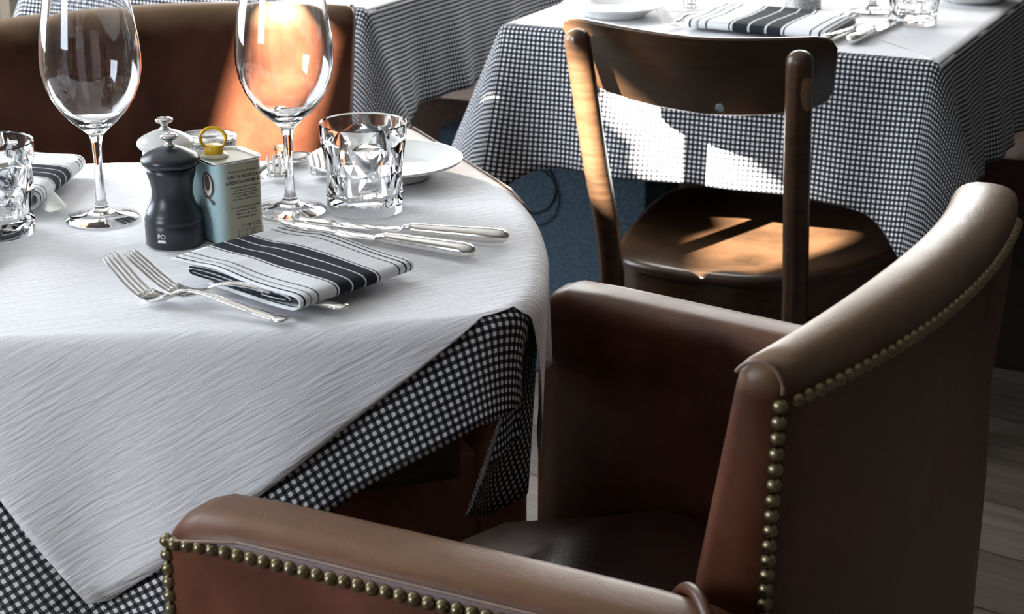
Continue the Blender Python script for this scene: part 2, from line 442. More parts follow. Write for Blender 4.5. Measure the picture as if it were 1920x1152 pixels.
# --- the near table
NEAR = outline([(-.80, 1.305), (-.6, 1.315), (-.4, 1.33), (-.19, 1.35), (-.06, 1.375), (0, 1.402), (.024, 1.45), (.033, 1.53), (.033, 1.61), (.026, 1.69), (.006, 1.775), (-.035, 1.845), (-.11, 1.89), (-.25, 1.915), (-.42, 1.905), (-.6, 1.885), (-.78, 1.85), (-.84, 1.75), (-.85, 1.55), (-.845, 1.38)], 12)
t = thing('dining_table', 'near dining table under white paper sheet and gingham cloth', 'table', (-.40, 1.61, 0))
bt = MB(); rr = [[(p.x - n_.x * .03 + .40, p.y - n_.y * .03 - 1.61, z) for p, n_ in NEAR] for z in (.715, .744)]
bt.loft(rr).build('tabletop', LEGWOOD, t, smooth=False)
MB().lathe([(.20, 0), (.20, .012), (.05, .03), (.038, .06), (.038, .715)], 24).build('pedestal', LEGWOOD, t, sharp=40)
def front_right(p):  # which side of the sheet this edge point belongs to
    if p.y < 1.43 and p.x < .012: return 'front'
    return 'right' if p.x > -.06 else 'far'
def near_check_drop(p):
    if p.x < -.79: return .24
    s = front_right(p)
    if s == 'front': return lerp([(-.8, .25), (-.5, .30), (-.38, .285), (-.27, .25), (-.19, .180), (-.1, .130), (-.03, .100), (.012, .09)], p.x)
    if s == 'right': return lerp([(1.40, .085), (1.44, .17), (1.49, .25), (1.55, .265), (1.65, .255), (1.75, .16), (1.9, .085)], p.y)
    return .085
def near_paper_drop(p):
    if p.x < -.79: return .002
    s = front_right(p)
    if s == 'front': return lerp([(-.5, .002), (-.495, .003), (-.341, .238), (-.02, .008), (.012, .006)], p.x)
    if s == 'right': return lerp([(1.40, .006), (1.425, .02), (1.513, .19), (1.79, .012), (1.9, .004)], p.y)
    return .004
def near_fold(i, p):
    return (.006 * math.sin(p.x * 27 + 1) + .003 * math.sin(p.x * 61)) if p.y < 1.42 else .004 * math.sin(p.y * 60)
def near_paper_flare(p, nn):
    if p.y < 1.6 and p.x > -.15: return lerp([(1.36, .17), (1.42, .04), (1.48, -.05)], p.y)
    return .18 if p.y < 1.6 else .03
def near_flare(p, nn):
    if p.y < 1.75 and p.x > -.15: return lerp([(1.36, .16), (1.41, .0), (1.44, -.25), (1.49, -.34), (1.55, -.2), (1.60, -.08), (1.75, -.03)], p.y)
    return .17 if p.y < 1.6 else .02
o = drape('gingham_tablecloth', NEAR, .7478, near_check_drop, GINGHAM, None, .014, near_flare, near_fold, R(34), .004)
tag(o, 'black and white gingham tablecloth hanging under the white paper on the near table', 'tablecloth')
o = drape('paper_sheet', NEAR, .75, near_paper_drop, PAPER, None, .018, near_paper_flare, near_fold, R(33.8), .0, solid=.0005)
tag(o, 'white crepe paper table cover with its pointed corner hanging over the near table edge', 'table cover')

# --- the far tables: square, in the direction UA / VA
def square_outline(c, w, d, rc=.018):
    P = []
    for sx, sy, a0 in ((1, -1, -90), (1, 1, 0), (-1, 1, 90), (-1, -1, 180)):
        for k in range(7):
            a = R(a0 + 90 * k / 6); P.append((sx * (w / 2 - rc) + rc * math.cos(a), sy * (d / 2 - rc) + rc * math.sin(a), math.cos(a), math.sin(a)))
        # straight run to the next corner
        nx, ny = ((1, 0), (0, 1), (-1, 0), (0, -1))[(1, -1, 1, -1).index(1) if False else [(1, -1), (1, 1), (-1, 1), (-1, -1)].index((sx, sy))]
        nxt = [(1, -1), (1, 1), (-1, 1), (-1, -1)][([(1, -1), (1, 1), (-1, 1), (-1, -1)].index((sx, sy)) + 1) % 4]
        a = (P[-1][0], P[-1][1]); b = (nxt[0] * (w / 2 - (0 if nx else rc)), nxt[1] * (d / 2 - (0 if ny else rc)))
        for k in range(1, 40): P.append((a[0] + (b[0] - a[0]) * k / 40, a[1] + (b[1] - a[1]) * k / 40, nx, ny))
    O = []
    for x, y, p, q in P:
        O.append((Vector((c[0] + UA.x * x + VA.x * y, c[1] + UA.y * x + VA.y * y)), Vector((UA.x * p + VA.x * q, UA.y * p + VA.y * q)).normalized()))
    return O
def far_table(c, w, d, label_t, label_c, label_p, legs, drop, seed):
    O = square_outline(c, w, d)
    t = thing('dining_table', label_t, 'table', (c[0], c[1], 0), math.atan2(UA.y, UA.x))
    MB().box((-w / 2 + .025, -d / 2 + .025, .715), (w / 2 - .025, d / 2 - .025, .744), .004).build('tabletop', LEGWOOD, t, sharp=40)
    for lx, ly in legs:
        MB().box((lx - .035, ly - .035, .02), (lx + .035, ly + .035, .715), .003).build('leg', LEGWOOD, t, sharp=40)
    MB().box((min(l[0] for l in legs) - .05, -.15, 0), (max(l[0] for l in legs) + .05, .15, .02), .003).build('base', LEGWOOD, t, sharp=40)
    cs = [Vector((c[0] + UA.x * sx * w / 2 + VA.x * sy * d / 2, c[1] + UA.y * sx * w / 2 + VA.y * sy * d / 2)) for sx in (1, -1) for sy in (1, -1)]
    def cw(p): return max(math.exp(-((p - q).length / .055) ** 2) for q in cs)
    rnd = random.Random(seed); ph = [rnd.uniform(0, 6) for _ in range(4)]
    def fold(i, p):
        s = (p.x - c[0]) * 9 + (p.y - c[1]) * 6
        return (.008 * math.sin(3.1 * s + ph[0]) + .005 * math.sin(6.7 * s + ph[1])) * (1 - cw(p))
    g = drape('gingham_tablecloth', O, .7478, lambda p: drop * (1 + .34 * cw(p)), GINGHAM, None, .010, lambda p, nn: .13 + .27 * cw(p), fold, math.atan2(UA.y, UA.x), .003, 22)
    tag(g, label_c, 'tablecloth')
    def pd(p):
        l = Vector((p.x - c[0], p.y - c[1])); x = l.x * UA.x + l.y * UA.y
        return .020 if x > w / 2 - .004 else .004
    q = drape('paper_sheet', O, .7500, pd, PAPER, None, .02, lambda p, nn: .1, lambda i, p: 0, math.atan2(UA.y, UA.x), .0, 6, .0005)
    tag(q, label_p, 'table cover')
    return t
FC = (.4345, 2.900)
far_table(FC, .68, .72, 'far dining table in front of the dark wooden side chair', 'gingham tablecloth with sunlit patches on the far table behind the wooden chair', 'white paper sheet covering the top of the far table behind the wooden chair',
          [(-.11, -.03), (.16, -.0)], .212, 3)
TC = (-.228 - .35 * UA.x + .35 * VA.x, 2.850 - .35 * UA.y + .35 * VA.y)
far_table(TC, .70, .70, 'dining table behind the sunlit leather armchair', 'shaded gingham tablecloth on the table behind the sunlit leather armchair', 'white paper sheet on the table behind the sunlit leather armchair',
          [(-.1, 0), (.1, 0)], .185, 5)

# ------------------------------------------------------------------ leather armchairs
def rounded(xc, hw, z0, z1, rt, n=5):
    """upright slab section: x across, z up, rounded top corners; returns (x, z) loop"""
    P = [(xc - hw, z0), (xc + hw, z0)]
    for k in range(n + 1): a = R(90 * k / n); P.append((xc + hw - rt + rt * math.cos(a), z1 - rt + rt * math.sin(a)))
    for k in range(n + 1): a = R(90 + 90 * k / n); P.append((xc - hw + rt + rt * math.cos(a), z1 - rt + rt * math.sin(a)))
    return P
def nail_mesh():
    b = MB(); b.lathe([(.0002, .0052), (.0024, .0046), (.0042, .0030), (.0053, .0006), (.0055, -.0012), (.0048, -.0030)], 14)
    me = b.build('nail', NAIL); me_data = me.data; bpy.data.objects.remove(me); return me_data
NAILME = nail_mesh()
XB = .018                                     # the back sits a little off the seat centre
def back_y(a, z):                             # centre line of the back slab in plan, with its rake
    q = (a - XB) / .262
    return -.035 + .030 * q * q * (1 if q < 0 else lerp([(.55, .15), (.78, 1)], z)) + lerp([(-1, .011), (1, .005)], q) + lerp([(.26, .022), (.6, .020), (.65, .017), (.83, -.012)], z)
def back_hw(z, q=-1): return .262 - max(0, .83 - z) * .12 if q < 0 else .266 + max(0, .8 - z) * .02
def back_t(z, q=-1): return lerp([(.14, .030), (.60, .030), (.66, .028), (.80, .0185), (.832, .0175)], z) * (1 + .72 * lerp([(-1, 0), (-.2, .5), (1, 1)], q) * lerp([(.6, 0), (.78, 1)], z))
def armchair(label, loc, rz, nails):
    root = thing('leather_armchair', label, 'armchair', loc, rz, None)
    # back: a slab lofted across the chair
    ZT, ZB = .829, .14
    def section(q, shrink=0.0, drop=0.0):
        P = []
        drop = drop - .010 * (1 - q * q); t_ = .02 + .010 * (q + 1) / 2
        zs = [ZB, .40, .55, .65, .74, ZT - t_ - drop]
        for z in zs:
            a = XB + q * back_hw(z, q); P.append((a, back_y(a, z) + back_t(z, q) - shrink, z))
        for k in range(1, 12):
            an = math.pi * k / 12; SS = math.sin(an) ** .62; z = ZT - t_ - drop + (t_ - shrink * .6) * SS; CC = math.copysign(abs(math.cos(an)) ** .75, math.cos(an))
            a = XB + q * back_hw(z, q); P.append((a, back_y(a, z) + (back_t(ZT, q) - shrink) * CC, z))
        for z in reversed(zs):
            a = XB + q * back_hw(z, q); P.append((a, back_y(a, z) - back_t(z, q) + shrink, z))
        return P
    qs = [(-1.0, .0165, .012), (-.997, .0125, .007), (-.988, .007, .003), (-.97, .0025, .001)] + [(-.95 + 1.85 * k / 22, 0, 0) for k in range(23)] + [(.93, .001, .003), (.965, .004, .010), (.988, .010, .020), (1.0, .018, .034)]
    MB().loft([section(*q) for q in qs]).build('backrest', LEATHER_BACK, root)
    # welt over the near end of the top rail
    pts = []
    for k in range(0, 13):
        an = math.pi * k / 12; z = ZT - .021 + .0207 * math.sin(an) ; a = XB - .982 * back_hw(z); pts.append((a, back_y(a, z) + (back_t(ZT) + .0003) * math.cos(an), z))
    MB().tube(pts[2:], .0015, 8).build('welt', PIPING, root)
    # arms
    for sx in (-1, 1):
        rings = []; DZ, DY = (.014, -.015) if sx < 0 else (.008, 0)
        for y, ins, dz in [(.436, .020, .05), (.4355, .012, .030), (.431, .006, .018), (.421, .002, .008), (.404, 0, .002), (.36, 0, 0), (.28, 0, 0), (.2, 0, 0), (.12, 0, 0), (.05, 0, .001), (.01, 0, .004), (-.03 if sx < 0 else .0, .003, .014)]:
            xc = -(.282 + .020 * y / .43) if sx < 0 else .258 + .044 * y / .43
            zl = .14; y += DY * max(0, y) / .436
            rings.append([(x, y, z) for x, z in rounded(xc, .036 - ins, zl, .652 + DZ - dz, max(.024 - ins * .5, .008))])
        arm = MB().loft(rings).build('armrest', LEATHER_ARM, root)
        xo = lambda y: -(.282 + .020 * y / .43 + .0366) if sx < 0 else .2946 + .044 * y / .43
        MB().tube([(xo(y), y + DY * y / .436, .642 + DZ - lerp([(.36, 0), (.42, .012)], y)) for y in (.424, .40, .36, .3, .2, .1, .03, .0)], .0013, 8).build('welt', PIPING, arm)
        # roll where the arm meets the back
        p0 = [(sx * .240, .050, .640), (sx * .247, .036, .659), (sx * .268, .016, .665), (sx * .296, -.006, .653), (sx * .314, -.018, .60), (sx * .318, -.022, .52), (sx * .318, -.022, .32)]
        if sx < 0: MB().tube(crom(p0, 6), .0048, 10).build('piping_roll', LEATHER, root)
    # seat cushion with a waterfall front
    rings = []
    for y, z, c in [(-.02, .455, .0), (.05, .468, .004), (.15, .474, .008), (.25, .474, .010), (.29, .473, .010), (.325, .469, .008), (.355, .460, .006), (.40, .448, .004), (.455, .432, .002), (.490, .405, 0), (.498, .36, 0)]:
        hw = .228 if y < .1 else .235
        row = [(hw * (-1 + 2 * k / 10), y - .05 * ((-1 + 2 * k / 10) ** 2) * (1 if y > .3 else .3), z + c * (1 - (-1 + 2 * k / 10) ** 2) - (.012 if k in (0, 10) else 0)) for k in range(11)]
        rings.append(row + [(hw, row[-1][1], .33), (-hw, row[0][1], .33)])
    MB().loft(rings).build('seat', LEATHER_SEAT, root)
    MB().box((-.285, .0, .14), (.285, .41, .345), .01).build('seat_frame', LEATHER, root, sharp=40)
    for sx in (-1, 1):
        for y in (.36, .03):
            MB().loft([[(sx * .26 + i * h, y + j * h, z) for i, j in ((-1, -1), (1, -1), (1, 1), (-1, 1))] for z, h in ((0, .014), (.16, .022))]).build('leg', LEGWOOD, root, smooth=False)
    if nails:
        def nail(p, nrm):
            o = bpy.data.objects.new('nail', NAILME); put(o, root); o.location = p
            o.rotation_euler = Vector(nrm).to_track_quat('Z', 'Y').to_euler()
        for k in range(26):                   # along the near arm
            y = .404 - k * .0112; nail((-(.282 + .020 * y / .43 + .0362), y, .645 - lerp([(.37, 0), (.41, .004)], y)), (-1, 0, .05))
        for k in range(9):                    # down the front of the near arm
            nail((-.3345, .4135, .641 - k * .0112), (-.9, .43, 0))
        for k in range(17):                   # down the near corner of the back
            z = .800 - k * .0118; a = XB - .985 * back_hw(z); nail((a, back_y(a, z) - back_t(z) * .97, z), (-.45, -.9, 0))
        for k in range(1, 42):                # below the top rail
            z = .8; a = XB - .97 * back_hw(z) + k * .0118; dy = 2 * .030 * ((a - XB) / .262) / .262
            nail((a, back_y(a, z) - back_t(z, (a - XB) / .262) - .0005, z), (dy, -1, .06))
        def dome(b, p, nrm):
            M = Matrix.Translation(p) @ Vector(nrm).to_track_quat('Z', 'Y').to_matrix().to_4x4()
            q = MB().lathe([(.0002, .0052), (.0024, .0046), (.0042, .0030), (.0053, .0006), (.0048, -.0030)], 10); q.move(M); b.add(q.v, q.f)
        b = MB()                              # the rest of the rows, out of the photo's sight
        for k in range(26, 39): y = .404 - k * .0112; dome(b, (-(.282 + .020 * y / .43 + .0362), y, .645), (-1, 0, .05))
        for k in range(9, 40): dome(b, (-.3345, .4135, .641 - k * .0112), (-.9, .43, 0))
        for k in range(17, 54): z = .8 - k * .0118; a = XB - .985 * back_hw(z); dome(b, (a, back_y(a, z) - back_t(z) * .97, z), (-.45, -.9, 0))
        o = b.build('nail_rows', NAIL, root); o['kind'] = 'stuff'
    return root
armchair('brown leather armchair with brass nail heads in the right foreground', (.270, 1.294, 0), R(60.6), True)
armchair('brown leather armchair with sunlit back across the near table', (-.436, 2.340, 0), R(-160), False)

# ------------------------------------------------------------------ the wooden side chair
ch = thing('wooden_chair', 'worn dark wooden side chair with curved backrest at the far table', 'chair', (.36, 2.58, 0))
CO = Vector((.36, 2.58, 0))
def lc(p): return Vector(p) - CO
SEAT = crom([(.158, 2.55, 0), (.185, 2.655, 0), (.228, 2.78, 0), (.275, 2.85, 0), (.36, 2.84, 0), (.50, 2.775, 0), (.587, 2.69, 0), (.592, 2.60, 0), (.54, 2.485, 0), (.44, 2.405, 0), (.345, 2.372, 0), (.26, 2.39, 0), (.185, 2.435, 0), (.155, 2.48, 0)], 6, True)
sc_ = sum(SEAT, Vector()) / len(SEAT)
def sring(s, z): return [lc((sc_.x + (p.x - sc_.x) * s, sc_.y + (p.y - sc_.y) * s, z)) for p in SEAT]
MB().loft([sring(.96, .445), sring(1.0, .449), sring(1.0, .455), sring(.985, .4605), sring(.94, .4615), sring(.8, .458), sring(.55, .453), sring(.25, .452)]).build('seat', CHAIRWOOD, ch)
MB().loft([sring(.95, .392), sring(.968, .395), sring(.968, .446)]).build('seat_rail', CHAIRWOOD, ch, sharp=50)
def post(top, seat, foot):
    p = crom([lc(foot), lc((Vector(foot) + Vector(seat)) * .5 + Vector((-.004, .012, 0))), lc(seat), lc((Vector(seat) * .45 + Vector(top) * .55) + Vector((0, .004, 0))), lc(top)], 7)
    r = [.0135 + .004 * min(1, i / 14) for i in range(len(p))]
    e = (p[-1] - p[-2]).normalized()
    p += [p[-1] + e * .006, p[-1] + e * .010, p[-1] + e * .012]; r += [.0145, .009, .002]
    return MB().tube(p, r, 16, up=(1, 0, 0))
post((.086, 2.388, .792), (.139, 2.410, .46), (.150, 2.34, 0)).build('rear_leg', CHAIRWOOD, ch)
rp = post((.359, 2.240, .792), (.3765, 2.285, .46), (.385, 2.21, 0)).build('rear_leg', CHAIRWOOD, ch)
rings = []
for z, h in ((.728, .12), (.736, .42), (.750, .55), (.764, .5), (.772, .3)):
    c_ = Vector((.3765, 2.285, .46)).lerp(Vector((.359, 2.240, .792)), (z - .46) / .332)
    rings.append([lc(c_ + Vector((.0182 * math.cos(R(-62) + h * q), .0182 * math.sin(R(-62) + h * q), 0))) for q in (-1, -.6, -.2, .2, .6, 1)])
MB().loft(rings, closed=False).build('worn_patch', mat('rubbed_wood', (.20, .125, .07), .5), rp)
for fx, fy in ((.255, 2.75), (.54, 2.62)):
    MB().tube([lc((fx, fy, .40)), lc((fx + .005, fy + .01, .2)), lc((fx + .012, fy + .02, 0))], [.019, .016, .013], 14, up=(1, 0, 0)).build('front_leg', CHAIRWOOD, ch)
TOP = crom([(.066, 2.462, .81), (.153, 2.352, .812), (.236, 2.287, .812), (.325, 2.280, .812), (.417, 2.318, .808)], 8)
BOT = crom([(.112, 2.478, .708), (.185, 2.40, .700), (.262, 2.352, .697), (.345, 2.345, .699), (.422, 2.373, .706)], 8)
rings = []
for i, (a, b) in enumerate(zip(TOP, BOT)):
    j0, j1 = max(i - 1, 0), min(i + 1, len(TOP) - 1); tg = (TOP[j1] - TOP[j0]).normalized(); nn = Vector((-tg.y, tg.x, 0)).normalized()
    e = min(i, len(TOP) - 1 - i); cut = (.016, .006, .002)[e] if e < 3 else 0
    th = .0065; A, B = a - (a - b) * (cut / .11), b + (a - b) * (cut / .11); M_ = (A - B).normalized()
    rings.append([lc(q) for q in (B - nn * th + M_ * .003, B - nn * th * .5, B + nn * th * .5, B + nn * th + M_ * .003, A + nn * th - M_ * .003, A + nn * th * .5, A - nn * th * .5, A - nn * th - M_ * .003)])
br_ = MB().loft(rings).build('backrest', CHAIRWOOD, ch, sharp=60)
# pale chip of paint low on the backrest
cp = BOT[17] + Vector((.0, -.0150, .012)); MB().loft([[lc(cp + Vector((x * s, -.0006 * k - .57 * z * s, z * s))) for x, z in ((-.005, .006), (.002, .007), (.0055, .001), (.006, -.006), (-.001, -.004), (-.005, -.002))] for k, s in ((0, 1), (1, .9))]).build('paint_chip', mat('pale_blue_chip', (.55, .66, .68), .6), br_, smooth=False)
MB().lathe([(.004, 0), (.006, .001), (.004, .0025), (.0003, .003)], 12).move(Matrix.Translation(lc((.1, 2.40, .78))) @ Matrix.Rotation(R(90), 4, 'X')).build('bolt', NICKEL, ch)

# ------------------------------------------------------------------ tableware
TZ = .7512
def at(o, x, y, rz=0.0, z=TZ):
    o.location = (x, y, z); o.rotation_euler.z = rz; return o

# --- stemmed wine glass
def wine_profile():
    outer = [(.0352, .0008), (.0352, .0022), (.029, .0032), (.018, .0055), (.0085, .0105), (.0052, .018), (.0043, .034), (.0040, .058), (.0046, .074), (.0068, .083), (.0135, .0895), (.0225, .097), (.0315, .107), (.0390, .119), (.0440, .132), (.0466, .146), (.0468, .158), (.0456, .174), (.0430, .192), (.0398, .210), (.0365, .228), (.0350, .237)]
    inner = [(.0340, .2372), (.0355, .228), (.0388, .210), (.0420, .192), (.0446, .174), (.0458, .158), (.0456, .146), (.0430, .132), (.0380, .119), (.0302, .1075), (.0205, .0985), (.011, .0935), (.003, .0915), (.0003, .0914)]
    return [(.0003, .0008)] + outer, inner
def wine_glass(label, group=None):
    g = thing('wine_glass', label, 'wine glass', group=group)
    o_, i_ = wine_profile(); b = MB().lathe(o_ + i_, 64)
    ob = b.build('glass_body', GLASS, g)
    return g
w1 = at(wine_glass('stemmed wine glass between the striped napkin and the black pepper mill, left of two'), -.393, 1.672)
w2 = dup(w1); at(w2, -.2155, 1.700); w2['label'] = 'stemmed wine glass in front of the orange sunlit leather, right of the oil tin'

# --- cut tumbler
def tumbler(label):
    g = thing('tumbler', label, 'tumbler')
    n = 60; K = 6; H = .0885; b = MB()
    def rad(z): return .0362 + (.0425 - .0362) * (z / H)
    def circ(r, z): return [(r * math.cos(2 * math.pi * j / n), r * math.sin(2 * math.pi * j / n), z) for j in range(n)]
    def corners(z, half, s=1.0): return [(s * rad(z) * math.cos(2 * math.pi * (j + half) / K), s * rad(z) * math.sin(2 * math.pi * (j + half) / K), z) for j in range(K)]
    b.loft([circ(.0003, .001), circ(.033, .001), circ(rad(.002), .002), circ(rad(.012), .012)], caps=False)
    # cut belt: triangles between rows of corner points, plain glass above and below
    Z = [(.017, 0), (.042, .5), (.068, 0)]; c = [corners(z, h) for z, h in Z]
    V = circ(rad(.012), .012) + c[0] + c[1] + c[2] + circ(rad(.077), .077); F = []
    o0, o1, o2, o3, m = n, n + K, n + 2 * K, n + 3 * K, n // K
    for k in range(K):
        k1 = (k + 1) % K
        for j in range(m):
            p, q = k * m + j, (k * m + j + 1) % n
            F.append((p, q, o0 + (k if j < m // 2 else k1))); F.append((o3 + q, o3 + p, o2 + (k if j < m // 2 else k1)))
        h = k * m + m // 2
        F.append((h, o0 + k1, o0 + k)); F.append((o3 + h, o2 + k, o2 + k1))
        F.append((o0 + k, o0 + k1, o1 + k)); F.append((o1 + k, o0 + k1, o1 + k1))
        F.append((o1 + k, o1 + k1, o2 + k1)); F.append((o2 + k, o1 + k, o2 + k1))
    b.add(V, F)
    b.loft([circ(rad(.077), .077), circ(.0421, H), circ(.0412, H + .0003), circ(.0402, H - .001), circ(.0380, .07), circ(.0322, .03), circ(.0300, .021), circ(.026, .0165), circ(.014, .0150), circ(.0003, .0148)], caps=False)
    bm = bmesh.new(); vs = [bm.verts.new(p) for p in b.v]
    for f in b.f: bm.faces.new([vs[i] for i in f])
    bmesh.ops.remove_doubles(bm, verts=bm.verts, dist=.00001); bm.verts.index_update()
    b = MB().add([v.co[:] for v in bm.verts], [[v.index for v in f.verts] for f in bm.faces]); bm.free()
    b.build('glass_body', GLASS, g, sharp=12)
    return g
t1 = at(tumbler('cut glass tumbler in front of the white side plate on the near table'), -.1430, 1.700, R(12))
t2 = dup(t1); at(t2, -.482, 1.622, R(40)); t2['label'] = 'cut glass tumbler at the left edge beside the folded napkin'
t3 = dup(t1); at(t3, .603, 2.722, R(25)); t3['label'] = 'glass tumbler near the right side of the far table'

# --- mills
def mill(label, m, mark):
    g = thing('pepper_mill' if mark else 'salt_mill', label, 'pepper mill' if mark else 'salt mill')
    MB().lathe([(.0003, 0), (.0255, 0), (.0268, .0012), (.0268, .0195), (.0262, .0208), (.0262, .0218), (.0268, .0225), (.0266, .0252), (.0255, .027), (.0256, .0282), (.0246, .031), (.0222, .0345), (.0198, .040), (.0186, .046), (.0186, .052), (.0196, .058), (.0212, .0635), (.0222, .067), (.0222, .0715), (.0212, .0720), (.0003, .0722)], 48).build('body', m, g)
    MB().lathe([(.0003, .0723), (.0222, .0723), (.0250, .0742), (.0266, .0765), (.0268, .079), (.0258, .0812), (.0225, .0836), (.0165, .0868), (.0110, .0892), (.0075, .0905), (.0003, .0908)], 48).build('head', m, g)
    MB().lathe([(.0003, .0906), (.0048, .0906), (.0050, .0920), (.0034, .0932), (.0032, .0955), (.0040, .0968), (.0072, .0980), (.0086, .0997), (.0080, .1012), (.0055, .1022), (.003, .1026), (.0003, .1027)], 28).build('knob', NICKEL, g)
    return g
pm = at(mill('black lacquered pepper mill with round metal knob beside the oil tin', BLACKWOOD, True), -.3095, 1.596, 0)
sm = at(mill('white salt mill standing behind the black pepper mill', WHITEWOOD, False), -.3255, 1.660, 0)
FONT = None
def text_mesh(name, body, size, m, parent, M, extrude=.00012, bold=0.0, bend=None):
    cu = bpy.data.curves.new(name, 'FONT'); cu.body = body; cu.size = size; cu.align_x = 'CENTER'; cu.extrude = extrude; cu.offset = bold
    tmp = bpy.data.objects.new('tmp_text', cu); sc.collection.objects.link(tmp)
    dg = bpy.context.evaluated_depsgraph_get(); me = bpy.data.meshes.new_from_object(tmp.evaluated_get(dg))
    bpy.data.objects.remove(tmp)
    for v in me.vertices:
        p = M @ v.co if bend is None else bend(v.co); v.co = p
    me.name = name; me.materials.clear(); me.materials.append(m)
    return put(bpy.data.objects.new(name, me), parent)
def onmill(p, z0=.0):           # wrap on the base cylinder, facing the camera
    a = R(-106) + p.x / .0268; r = .0269 + p.z; return Vector((r * math.cos(a), r * math.sin(a), z0 + p.y))
text_mesh('lettering', 'PO', .0062, PRINTW, pm, None, .0001, .0, lambda p: onmill(p, .0105))
k = MB()
def bar(x0, x1, z0, z1):
    rr_ = []
    for q in range(7): x = x0 + (x1 - x0) * q / 6; rr_.append([onmill(Vector((x, z, h))) for z, h in ((z0, 0), (z1, 0), (z1, .0002), (z0, .0002))])
    k.loft(rr_)
bar(-.0040, .0040, .0068, .0078); bar(-.0034, .0036, .0080, .0094)
k.build('emblem', PRINTW, pm, smooth=False)

# --- olive oil tin
tin = at(thing('oil_tin', 'pale blue and olive oil tin with yellow ring cap beside the pepper mill', 'tin'), -.2640, 1.622, R(40))
def rrect(w, d, r, z, n=5):
    P = []
    for sx, sy, a0 in ((1, -1, -90), (1, 1, 0), (-1, 1, 90), (-1, -1, 180)):
        for k in range(n + 1): a = R(a0 + 90 * k / n); P.append((sx * (w / 2 - r) + r * math.cos(a), sy * (d / 2 - r) + r * math.sin(a), z))
    return P
TW, TD, TH = .052, .052, .0765
MB().loft([rrect(TW - .002, TD - .002, .011, 0), rrect(TW, TD, .012, .0015), rrect(TW, TD, .012, TH - .002)]).build('body', TIN, tin, sharp=50)
MB().loft([rrect(TW + .0016, TD + .0016, .0128, TH - .0026), rrect(TW + .0022, TD + .0022, .013, TH - .0012), rrect(TW + .0012, TD + .0012, .0125, TH), rrect(TW - .0022, TD - .0022, .011, TH - .0002), rrect(TW - .003, TD - .003, .0105, TH - .0022), rrect(.01, .01, .004, TH - .0022)]).build('lid', TINTOP, tin)
cap = MB().lathe([(.0132, 0), (.0132, .0012), (.0118, .003), (.0098, .0035), (.0096, .0036)], 32, (-.008, .006, TH - .0022)).build('spout_collar', CREAMP, tin)
cp_ = MB().lathe([(.0003, .0036), (.0088, .0036), (.0090, .0042), (.0088, .0105), (.0080, .0112), (.0003, .0112)], 28, (-.008, .006, TH - .0022)).build('cap', YELLOW, tin)
q = MB().ring([(-.008 + .0108 * math.cos(a) * .97, .006 + .002 * math.sin(a) + .0108 * math.cos(a) * -.45, TH + .0150 + .0098 * math.sin(a)) for a in [2 * math.pi * i / 36 for i in range(36)]], .0016, 8)
q.build('ring_pull', YELLOW, cp_)
def ontin(side):
    if side == 'front':     # the face turned to the right of the camera (local -Y)
        return lambda p, x0=0, z0=0: Vector((p.x + x0, -TD / 2 - .0001 - p.z, p.y + z0))
    return lambda p, x0=0, z0=0: Vector((-TW / 2 - .0001 - p.z, -p.x + x0, p.y + z0))
f = ontin('front'); g = ontin('left')
lines = [('Prodotto e Confezionato da', .0030, .0650, REDINK, 0), ('DELTA AGRICOLA', .0044, .0596, INK, .00008), ('AZIENDA PALMI & C.', .0044, .0546, INK, .00008), ('Sede e stabilimento in zona agricola', .0022, .0504, INK, 0), ('olive raccolte e lavorate', .0024, .0476, INK, 0), ('nello stesso giorno a freddo', .0024, .0448, INK, 0), ('da agricoltura italiana', .0024, .0420, INK, 0), ('olio extra vergine di oliva', .0026, .0390, INK, 0), ('DA CONSUMARSI ENTRO', .0028, .0310, INK, 0), ('conservare al riparo', .0026, .0280, INK, 0), ('dalla luce e dal calore', .0026, .0250, INK, 0), ('contenuto netto', .0030, .0216, INK, 0), ('LOTTO', .0032, .0130, INK, 0)]
for tx, sz, zz, mm, bd in lines:
    text_mesh('lettering', tx, sz, mm, tin, None, .00005, bd, lambda p, z=zz: f(p, .004, z))
text_mesh('lettering', 'e 175', .0058, INK, tin, None, .00005, 0, lambda p: f(p, .012, .0125))
k = MB()
def framebox(x, z, w_, h_):
    t_ = .0003
    for a, b, c, d in ((x, z, x + w_, z + t_), (x, z + h_, x + w_, z + h_ + t_), (x, z, x + t_, z + h_), (x + w_, z, x + w_ + t_, z + h_)):
        k.box((a, -TD / 2 - .0003, b), (c, -TD / 2, d))
framebox(-.006, .0045, .006, .0055); framebox(.0025, .0045, .006, .0055); framebox(.011, .0045, .010, .0055)
k.lathe([(.0003, 0), (.0012, .0003), (.0012, .0006), (.0003, .0006)], 12, (0, 0, 0)) if False else None
k.build('printed_boxes', INK, tin, smooth=False)
def disc(name, rx, rz, y0, z0, m, h, hole=0.0):
    b = MB(); n = 32; el = lambda s, hh: [g(Vector((rx * s * math.cos(2 * math.pi * i / n), rz * s * math.sin(2 * math.pi * i / n), hh)), y0, z0) for i in range(n)]
    if hole: b.loft([el(hole, 0), el(1, 0), el(1, h), el(hole, h)], loop=True)
    else: b.loft([el(1, 0), el(1, h)])
    return b.build(name, m, tin, smooth=False)
disc('medallion', .0078, .0112, -.011, .054, PALEPRINT, .0003)
disc('medallion_rim', .0090, .0124, -.011, .054, REDINK, .0004, .80)
disc('medallion_portrait', .0040, .0072, -.011, .0560, INK, .0006)
b = MB(); b.add([g(Vector((x, z, .0004)), -.009, .043) for x, z in ((-.002, .002), (.004, .0), (.012, -.004), (.010, -.0065), (.003, -.002), (-.003, -.001))], [(0, 1, 4, 5), (1, 2, 3, 4)])
b.build('ribbon', REDINK, tin, smooth=False)
